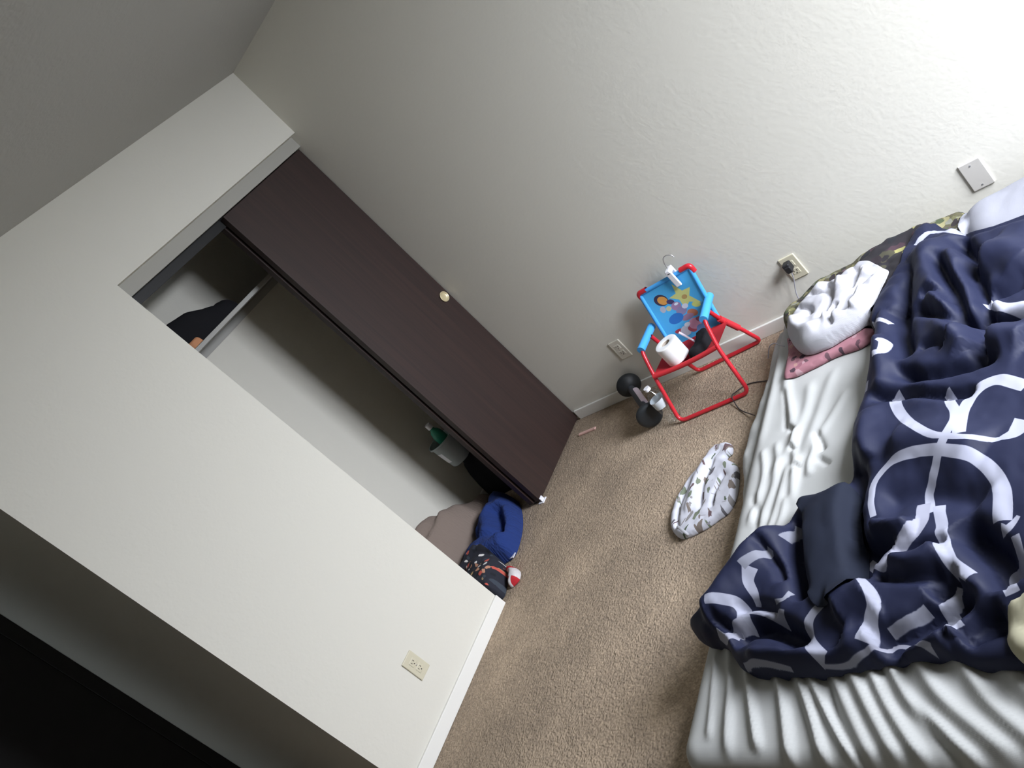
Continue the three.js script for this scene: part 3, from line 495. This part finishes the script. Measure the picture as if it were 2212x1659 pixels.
{
  const f = folds([[-0.05, 0.03, [[-0.55, -0.5], [-0.75, -0.42], [-0.95, -0.36]]], [-0.04, 0.025, [[-0.7, -0.58], [-0.85, -0.5], [-1.05, -0.5]]], [0.03, 0.04, [[-0.62, -0.42], [-0.8, -0.36]]]]);
  const pile = [() => 0];
  const put = (g) => { pile.push(g.topAt); return g; };
  solo('brown_towel', 'taupe brown towel heaped against the back of the open closet', 'towel',
    put(cloth(round2([[-0.44, -0.60], [-0.46, -0.51], [-0.58, -0.455], [-0.72, -0.43], [-0.86, -0.42], [-1.0, -0.415], [-1.18, -0.42], [-1.34, -0.46], [-1.34, -0.58], [-1.2, -0.625], [-0.8, -0.63]], 5), 0.01,
      (x, z, d) => 0.01 + puff(d, 0.10) * (0.11 + 0.23 * smooth(-0.48, -0.9, x) + f(x, z) + 0.05 * (fbm(x * 9, z * 9, 170, 3) - 0.45)), closetFloor)), M.brownTowel);
  const fb = folds([[-0.07, 0.035, [[-0.66, -0.30], [-0.78, -0.20], [-0.88, -0.14]]], [-0.05, 0.03, [[-0.80, -0.36], [-0.9, -0.3]]], [0.03, 0.04, [[-0.62, -0.36], [-0.76, -0.29], [-0.86, -0.22]]]]);
  const b = thing('blue_fleece', 'royal blue fleece garment crumpled on the closet floor', 'clothes');
  part(b, 'fleece', put(cloth(round2([[-0.47, -0.43], [-0.53, -0.30], [-0.62, -0.21], [-0.74, -0.13], [-0.86, -0.085], [-0.94, -0.08], [-0.97, -0.14], [-1.0, -0.24], [-1.08, -0.32], [-1.08, -0.385], [-0.9, -0.39], [-0.72, -0.40], [-0.6, -0.425]], 5), 0.007,
    (x, z, d) => 0.006 + puff(d, 0.06) * Math.max(0.02, 0.12 + fb(x, z) + 0.04 * (fbm(x * 14, z * 14, 180, 3) - 0.45)), over(...pile))), M.blueFleece);
  part(b, 'care_tag', rbx(-0.955, 0.012, -0.105, -0.925, 0.016, -0.07, 0.001), M.whitePlastic, 'white tag');
  const dk = blotches(512, 512, '#23252f', ['#23252f', '#1a1c24', '#b5846a', '#2e3340', '#c65a4c', '#d7d4d0', '#39404a', '#b79a6c'], 110, 9, 26);
  dk.wrapS = dk.wrapT = THREE.RepeatWrapping; dk.repeat.set(3, 3);
  solo('dark_floral_garment', 'black garment with small peach and red flowers by the closet jamb', 'clothes',
    put(cloth(round2([[-0.93, -0.27], [-0.94, -0.19], [-0.985, -0.12], [-1.04, -0.075], [-1.12, -0.03], [-1.19, -0.02], [-1.2, -0.14], [-1.14, -0.27], [-1.02, -0.33]], 5), 0.006,
      (x, z, d) => 0.03 + puff(d, 0.05) * (0.085 + 0.05 * (fbm(x * 13, z * 13, 190, 3) - 0.4)), over(...pile))), std({ map: dk, roughness: 0.95 }));
  const rd = canvasTex(128, 128, (g) => { g.fillStyle = '#b3202a'; g.fillRect(0, 0, 128, 128); g.fillStyle = '#cfc9c9'; g.fillRect(44, 0, 42, 128); g.fillRect(0, 20, 128, 10); g.fillStyle = '#26202c'; g.fillRect(0, 110, 128, 18); });
  solo('red_white_cloth', 'small red and white cloth at the front edge of the closet clothes', 'cloth',
    cloth(round2([[-1.01, -0.055], [-1.03, 0.0], [-1.06, 0.04], [-1.105, 0.05], [-1.135, 0.015], [-1.10, -0.01], [-1.06, -0.03], [-1.04, -0.06]], 4), 0.005, (x, z, d) => 0.006 + 0.035 * puff(d, 0.03) + 0.01 * fbm(x * 30, z * 30, 200), over(...pile), (x, z) => [(x + 1.15) / 0.16, (z + 0.14) / 0.2]), std({ map: rd, roughness: 0.9 }));
}
{
  const h = thing('laundry_bag', 'dark cloth bag standing in the shaded closet corner', 'bag');
  part(h, 'bag_body', cloth(round2([[-0.20, -0.60], [-0.20, -0.34], [-0.30, -0.28], [-0.38, -0.30], [-0.41, -0.44], [-0.41, -0.61]], 5), 0.012, (x, z, d) => 0.02 + 0.29 * puff(d, 0.07) + 0.03 * (fbm(x * 10, z * 10, 210) - 0.5), closetFloor), M.darkCloth);
  const t = thing('plastic_tub', 'grey plastic tub resting on the dark bag in the closet', 'tub', [-0.44, 0.338, -0.47]);
  const prof = [[0.0001, 0], [0.058, 0], [0.064, 0.006], [0.078, 0.15], [0.086, 0.155], [0.086, 0.165], [0.077, 0.165], [0.062, 0.012], [0.0001, 0.008]].map((p) => new THREE.Vector2(...p));
  part(t, 'tub_body', new THREE.LatheGeometry(prof, 40), M.tub);
  part(t, 'tub_label', new THREE.CylinderGeometry(0.0755, 0.0685, 0.075, 32, 1, true, Math.PI * 1.1, 1.4).translate(0, 0.08, 0), M.whitePlastic);
  const g = thing('green_bottle', 'green plastic bottle standing up out of the grey tub', 'bottle', [-0.425, 0.352, -0.475]);
  part(g, 'bottle_body', new THREE.LatheGeometry([[0.0001, 0], [0.03, 0], [0.034, 0.006], [0.034, 0.17], [0.026, 0.20], [0.014, 0.215], [0.014, 0.225], [0.0001, 0.225]].map((p) => new THREE.Vector2(...p)), 32), M.green);
  part(g, 'bottle_cap', new THREE.CylinderGeometry(0.016, 0.017, 0.03, 24).translate(0, 0.24, 0), M.whitePlastic);
  const d = solo('folded_clothes', 'dark folded clothes pushed onto the closet shelf', 'clothes',
    cloth(round2([[-0.66, -0.60], [-0.67, -0.40], [-0.80, -0.35], [-0.98, -0.36], [-1.1, -0.4], [-1.1, -0.6], [-0.9, -0.62]], 5), 0.01, (x, z, d) => 1.73 + puff(d, 0.05) * (0.05 + 0.10 * smooth(-0.66, -1.0, x) + 0.03 * (fbm(x * 10, z * 10, 220) - 0.4)), () => 1.726), M.darkCloth);
  solo('orange_cloth', 'small orange cloth at the left end of the closet shelf clothes', 'cloth',
    cloth(round2([[-0.97, -0.34], [-0.985, -0.315], [-1.03, -0.315], [-1.05, -0.34], [-1.0, -0.352]], 4), 0.005, (x, z, d) => 1.728 + 0.03 * puff(d, 0.015), () => 1.726), M.orange);
}

// ------------------------------------------------------------------ things on the carpet by the wall
{
  const a = V(-0.332, 0.064, 0.636), b = V(-0.062, 0.100, 0.432), t = thing('dumbbell', 'black rubber dumbbell tilted against the wall beside the clear bottle', 'dumbbell', a.toArray());
  const q = new THREE.Quaternion().setFromUnitVectors(V(0, 1, 0), b.clone().sub(a).normalize()), L = a.distanceTo(b);
  const head = (flip) => new THREE.LatheGeometry([[0.0001, -0.03], [0.03, -0.03], [0.05, -0.024], [0.061, -0.012], [0.064, 0.0], [0.063, 0.010], [0.054, 0.026], [0.038, 0.040], [0.026, 0.052], [0.0001, 0.056]].map((p) => new THREE.Vector2(...p)), 40).scale(1, 0.82 * flip, 1);
  const fix = (g) => { if (g.index) { const i = g.index.array; for (let k = 0; k < i.length; k += 3) { const s = i[k]; i[k] = i[k + 1]; i[k + 1] = s; } g.computeVertexNormals(); } return g; };
  part(t, 'weight_head', head(1).applyQuaternion(q), M.rubber);
  part(t, 'weight_head', fix(head(-1)).translate(0, L, 0).applyQuaternion(q), M.rubber);
  part(t, 'handle', new THREE.CylinderGeometry(0.018, 0.018, L - 0.04, 24).translate(0, L / 2, 0).applyQuaternion(q), M.rubberBar);
  part(t, 'handle_label', new THREE.CylinderGeometry(0.0195, 0.0195, L * 0.42, 24, 1, false).translate(0, L * 0.55, 0).applyQuaternion(q).translate(0.004, -0.003, 0.010), M.palePink, 'pale lilac paper label along the handle');
  part(t, 'bar_end', new THREE.CylinderGeometry(0.006, 0.006, 0.05, 16).translate(0, L + 0.05, 0).applyQuaternion(q), M.rubberBar);
}
{
  const t = thing('water_bottle', 'clear plastic water bottle standing between dumbbell and red chair', 'bottle', [-0.338, 0.001, 0.742]);
  part(t, 'bottle_body', new THREE.LatheGeometry([[0.0001, 0.004], [0.02, 0.002], [0.033, 0.004], [0.036, 0.012], [0.034, 0.022], [0.036, 0.032], [0.034, 0.042], [0.036, 0.052], [0.0345, 0.062], [0.036, 0.075], [0.036, 0.13], [0.033, 0.15], [0.022, 0.175], [0.0135, 0.188], [0.0135, 0.198]].map((p) => new THREE.Vector2(...p)), 48), M.bottle);
  part(t, 'bottle_label', new THREE.CylinderGeometry(0.0368, 0.0368, 0.042, 48, 1, true).translate(0, 0.115, 0), std({ color: lin(0.55, 0.60, 0.63), roughness: 0.5, side: THREE.DoubleSide }));
  part(t, 'bottle_cap', new THREE.CylinderGeometry(0.0148, 0.0152, 0.015, 32).translate(0, 0.2, 0), M.whitePlastic);
}
solo('pink_stick', 'short pale pink stick on the carpet near the brown closet door', 'stick', rbx(-0.172, 0, 0.018, -0.154, 0.011, 0.145, 0.004), M.pinkPlastic);

// ------------------------------------------------------------------ child's folding chair
{
  const o = V(-0.2, 0, 0.97), t = thing('kids_folding_chair', "child's folding chair with red tube frame and blue printed backrest", 'chair', o.toArray());
  const P = (name, g, m, label) => part(t, name, g.translate(-o.x, 0, -o.z), m, label);
  P('front_frame', bentTube([V(-0.07, 0.34, 0.80), V(-0.232, 0.336, 0.785), V(-0.31, 0.22, 0.797), V(-0.392, 0.0105, 0.795), V(-0.372, 0.0105, 1.16), V(-0.30, 0.22, 1.142), V(-0.235, 0.336, 1.14), V(-0.065, 0.34, 1.13)], 0.0092, 0.035, 200), M.red);
  P('rear_frame', bentTube([V(-0.15, 0.335, 1.122), V(-0.115, 0.23, 1.126), V(-0.07, 0.13, 1.135), V(-0.034, 0.0105, 1.152), V(-0.062, 0.0105, 0.808), V(-0.10, 0.13, 0.812), V(-0.13, 0.23, 0.815), V(-0.15, 0.335, 0.815)], 0.0092, 0.03, 200), M.red);
  P('armrest', capsuleBetween(V(-0.236, 0.337, 0.786), V(-0.075, 0.341, 0.80), 0.0185, 0.0185, 28), M.blueCloth, 'blue padded armrest sleeve');
  P('armrest', capsuleBetween(V(-0.236, 0.337, 1.139), V(-0.07, 0.341, 1.13), 0.0185, 0.0185, 28), M.blueCloth, 'blue padded armrest sleeve');
  // backrest cloth between two sleeves
  const TL = V(-0.062, 0.502, 0.862), TR = V(-0.062, 0.502, 1.146), BL = V(-0.118, 0.20, 0.832), BR = V(-0.118, 0.20, 1.108);
  const print = canvasTex(512, 512, (g) => {
    g.fillStyle = '#4cb2ee'; g.fillRect(0, 0, 512, 512);
    const blob = (x, y, rx, ry, c, a = 0) => { g.fillStyle = c; g.beginPath(); g.ellipse(x, y, rx, ry, a, 0, 6.3); g.fill(); };
    g.fillStyle = '#cfd488'; g.beginPath();
    const star = [[0, -1], [0.28, -0.3], [1, -0.28], [0.45, 0.2], [0.9, 0.95], [0.1, 0.55], [-0.62, 0.85], [-0.45, 0.15], [-1, -0.25], [-0.3, -0.32]];
    for (const [x, y] of star) g.lineTo(330 + 118 * x * 0.92 + 30 * y, 165 + 118 * y); g.closePath(); g.fill();
    blob(340, 180, 26, 18, '#b89a60'); blob(400, 270, 40, 22, '#cdd77c', 0.3);
    blob(140, 120, 62, 46, '#3a3450', 0.5); blob(150, 128, 46, 34, '#dfa050', 0.6); blob(205, 165, 34, 20, '#443a66', 0.4); blob(110, 190, 26, 26, '#b3b7c8'); blob(160, 205, 24, 20, '#c9c49c');
    blob(230, 215, 46, 34, '#a080a8'); blob(250, 265, 50, 34, '#8d86ae'); blob(300, 245, 30, 20, '#d5d9ea'); blob(330, 315, 48, 30, '#b5755a', 0.3); blob(240, 200, 20, 10, '#dfe6f4'); blob(270, 330, 60, 24, '#9a7a96');
    blob(170, 300, 70, 40, '#2a72c4'); blob(140, 400, 46, 18, '#b04050', 0.2); blob(190, 420, 50, 40, '#cfd2de'); blob(250, 430, 40, 24, '#b45566', 0.5); blob(300, 400, 62, 44, '#dda0b8'); blob(370, 390, 50, 24, '#9a5468', 0.4); blob(330, 450, 46, 30, '#6f93cc'); blob(230, 380, 30, 16, '#e8ecf5');
  });
  const nu = 28, nv = 24, grid = (k) => { const pos = [], uv = [], idx = []; for (let j = 0; j <= nv; j++) for (let i = 0; i <= nu; i++) { const u = i / nu, v = j / nv, p = BL.clone().lerp(BR, u).lerp(TL.clone().lerp(TR, u), v); p.x += 0.012 * Math.sin(Math.PI * u) * (1 - v * v * v) + k; pos.push(p.x, p.y, p.z); uv.push(u, v); } for (let j = 0; j < nv; j++) for (let i = 0; i < nu; i++) { const a = j * (nu + 1) + i, b = a + 1, c = a + nu + 1, d = c + 1; k < 0 ? idx.push(a, b, d, a, d, c) : idx.push(a, d, b, a, c, d); } const g = new THREE.BufferGeometry(); g.setAttribute('position', new THREE.Float32BufferAttribute(pos, 3)); g.setAttribute('uv', new THREE.Float32BufferAttribute(uv, 2)); g.setIndex(idx); g.computeVertexNormals(); return g; };
  P('backrest', join([grid(-0.003), grid(0.003)]), std({ map: print, roughness: 0.75 }), 'sky blue cloth backrest with a yellow splash print');
  P('backrest_sleeve', capsuleBetween(BL, TL, 0.010, 0.010, 20), M.blueCloth);
  P('backrest_sleeve', capsuleBetween(BR, TR, 0.010, 0.010, 20), M.blueCloth);
  P('backrest_sleeve', capsuleBetween(TL, TR, 0.010, 0.010, 20), M.blueCloth);
  for (const [c, s] of [[TL, -1], [TR, 1]]) P('corner_cap', bentTube([c.clone().add(V(0, -0.03, s * 0.004)), c.clone().add(V(0, 0.006, s * 0.006)), c.clone().add(V(0, 0.006, -s * 0.045))], 0.0125, 0.02, 40), M.red, 'red corner');
  const sg = []; const nS = 24, rows = [];
  const seatAt = (u, v) => V(-0.315 + 0.185 * v + 0.01 * u, 0.232 - 0.012 * v - 0.03 * Math.sin(Math.PI * u) * Math.sin(Math.PI * clamp(v * 0.9 + 0.1)), 0.800 + 0.345 * u + (v - 0.5) * 0.0);
  const seat = (k) => { const pos = [], uv = [], idx = []; for (let j = 0; j <= nS; j++) for (let i = 0; i <= nS; i++) { const p = seatAt(i / nS, j / nS); pos.push(p.x, p.y + k, p.z); uv.push(i / nS, j / nS); } for (let j = 0; j < nS; j++) for (let i = 0; i < nS; i++) { const a = j * (nS + 1) + i, b = a + 1, c = a + nS + 1, d = c + 1; k > 0 ? idx.push(a, b, d, a, d, c) : idx.push(a, d, b, a, c, d); } const g = new THREE.BufferGeometry(); g.setAttribute('position', new THREE.Float32BufferAttribute(pos, 3)); g.setAttribute('uv', new THREE.Float32BufferAttribute(uv, 2)); g.setIndex(idx); g.computeVertexNormals(); return g; };
  const hem = tube([seatAt(0, 0), seatAt(0.25, 0), seatAt(0.5, 0), seatAt(0.75, 0), seatAt(1, 0)], 0.011, 40);
  P('seat', join([seat(0.003), seat(-0.003), hem]), M.redCloth, 'red cloth sling seat');
  P('seat_sleeve', capsuleBetween(V(-0.125, 0.25, 1.126), V(-0.075, 0.14, 1.134), 0.014, 0.014), M.redCloth);
  P('seat_sleeve', capsuleBetween(V(-0.135, 0.25, 0.815), V(-0.105, 0.14, 0.812), 0.014, 0.014), M.redCloth);
}
{
  const t = thing('toilet_paper', 'white toilet paper roll standing on the red chair seat', 'toilet paper', [-0.238, 0.2205, 0.915]);
  part(t, 'paper_roll', new THREE.LatheGeometry([[0.021, 0.001], [0.05, 0], [0.054, 0.004], [0.0545, 0.094], [0.051, 0.099], [0.022, 0.098], [0.021, 0.092], [0.021, 0.001]].map((p) => new THREE.Vector2(...p)), 56), M.paper);
  part(t, 'cardboard_core', new THREE.CylinderGeometry(0.0205, 0.0205, 0.094, 40, 1, true).translate(0, 0.048, 0), std({ color: lin(0.42, 0.36, 0.30), roughness: 0.95, side: THREE.DoubleSide }));
}
const seatY = (x, z) => { const u = clamp((z - 0.8) / 0.345), v = clamp((x + 0.315) / 0.185); return 0.238 - 0.012 * v - 0.03 * Math.sin(Math.PI * u) * Math.sin(Math.PI * clamp(v * 0.9 + 0.1)); };
solo('dark_sock', 'dark crumpled sock on the red chair seat beside the paper roll', 'sock',
  cloth(round2([[-0.15, 1.0], [-0.14, 1.05], [-0.17, 1.085], [-0.23, 1.08], [-0.285, 1.05], [-0.29, 1.0], [-0.25, 0.985], [-0.2, 1.0]], 5), 0.005, (x, z, d) => seatY(x, z) + 0.004 + puff(d, 0.022) * 0.034 + 0.008 * fbm(x * 40, z * 40, 230), seatY), M.darkCloth);
solo('pink_pen', 'pale pink pen leaning beside the paper roll on the chair', 'pen', join([capsuleBetween(V(-0.172, 0.30, 0.958), V(-0.19, 0.228, 1.004), 0.0052, 0.004, 16), capsuleBetween(V(-0.19, 0.228, 1.004), V(-0.192, 0.216, 1.011), 0.004, 0.001, 16)]), M.palePink);
{
  const t = thing('clip_hanger', 'white plastic clip hanger hooked over the top of the blue backrest', 'hanger', [-0.062, 0.50, 1.062]);
  part(t, 'clip', join([rbx(-0.026, -0.045, -0.014, -0.015, 0.035, 0.014, 0.004), rbx(0.012, -0.03, -0.012, 0.022, 0.035, 0.012, 0.004), rbx(-0.026, 0.022, -0.012, 0.022, 0.045, 0.012, 0.005)]), M.whitePlastic);
  part(t, 'hook', tube([V(0, 0.045, 0), V(0.002, 0.075, 0.004), V(0.002, 0.095, 0.018), V(0, 0.098, 0.04), V(0, 0.088, 0.056), V(0, 0.075, 0.06)], 0.0026, 40), M.steel);
}

renderer.render(scene, camera);
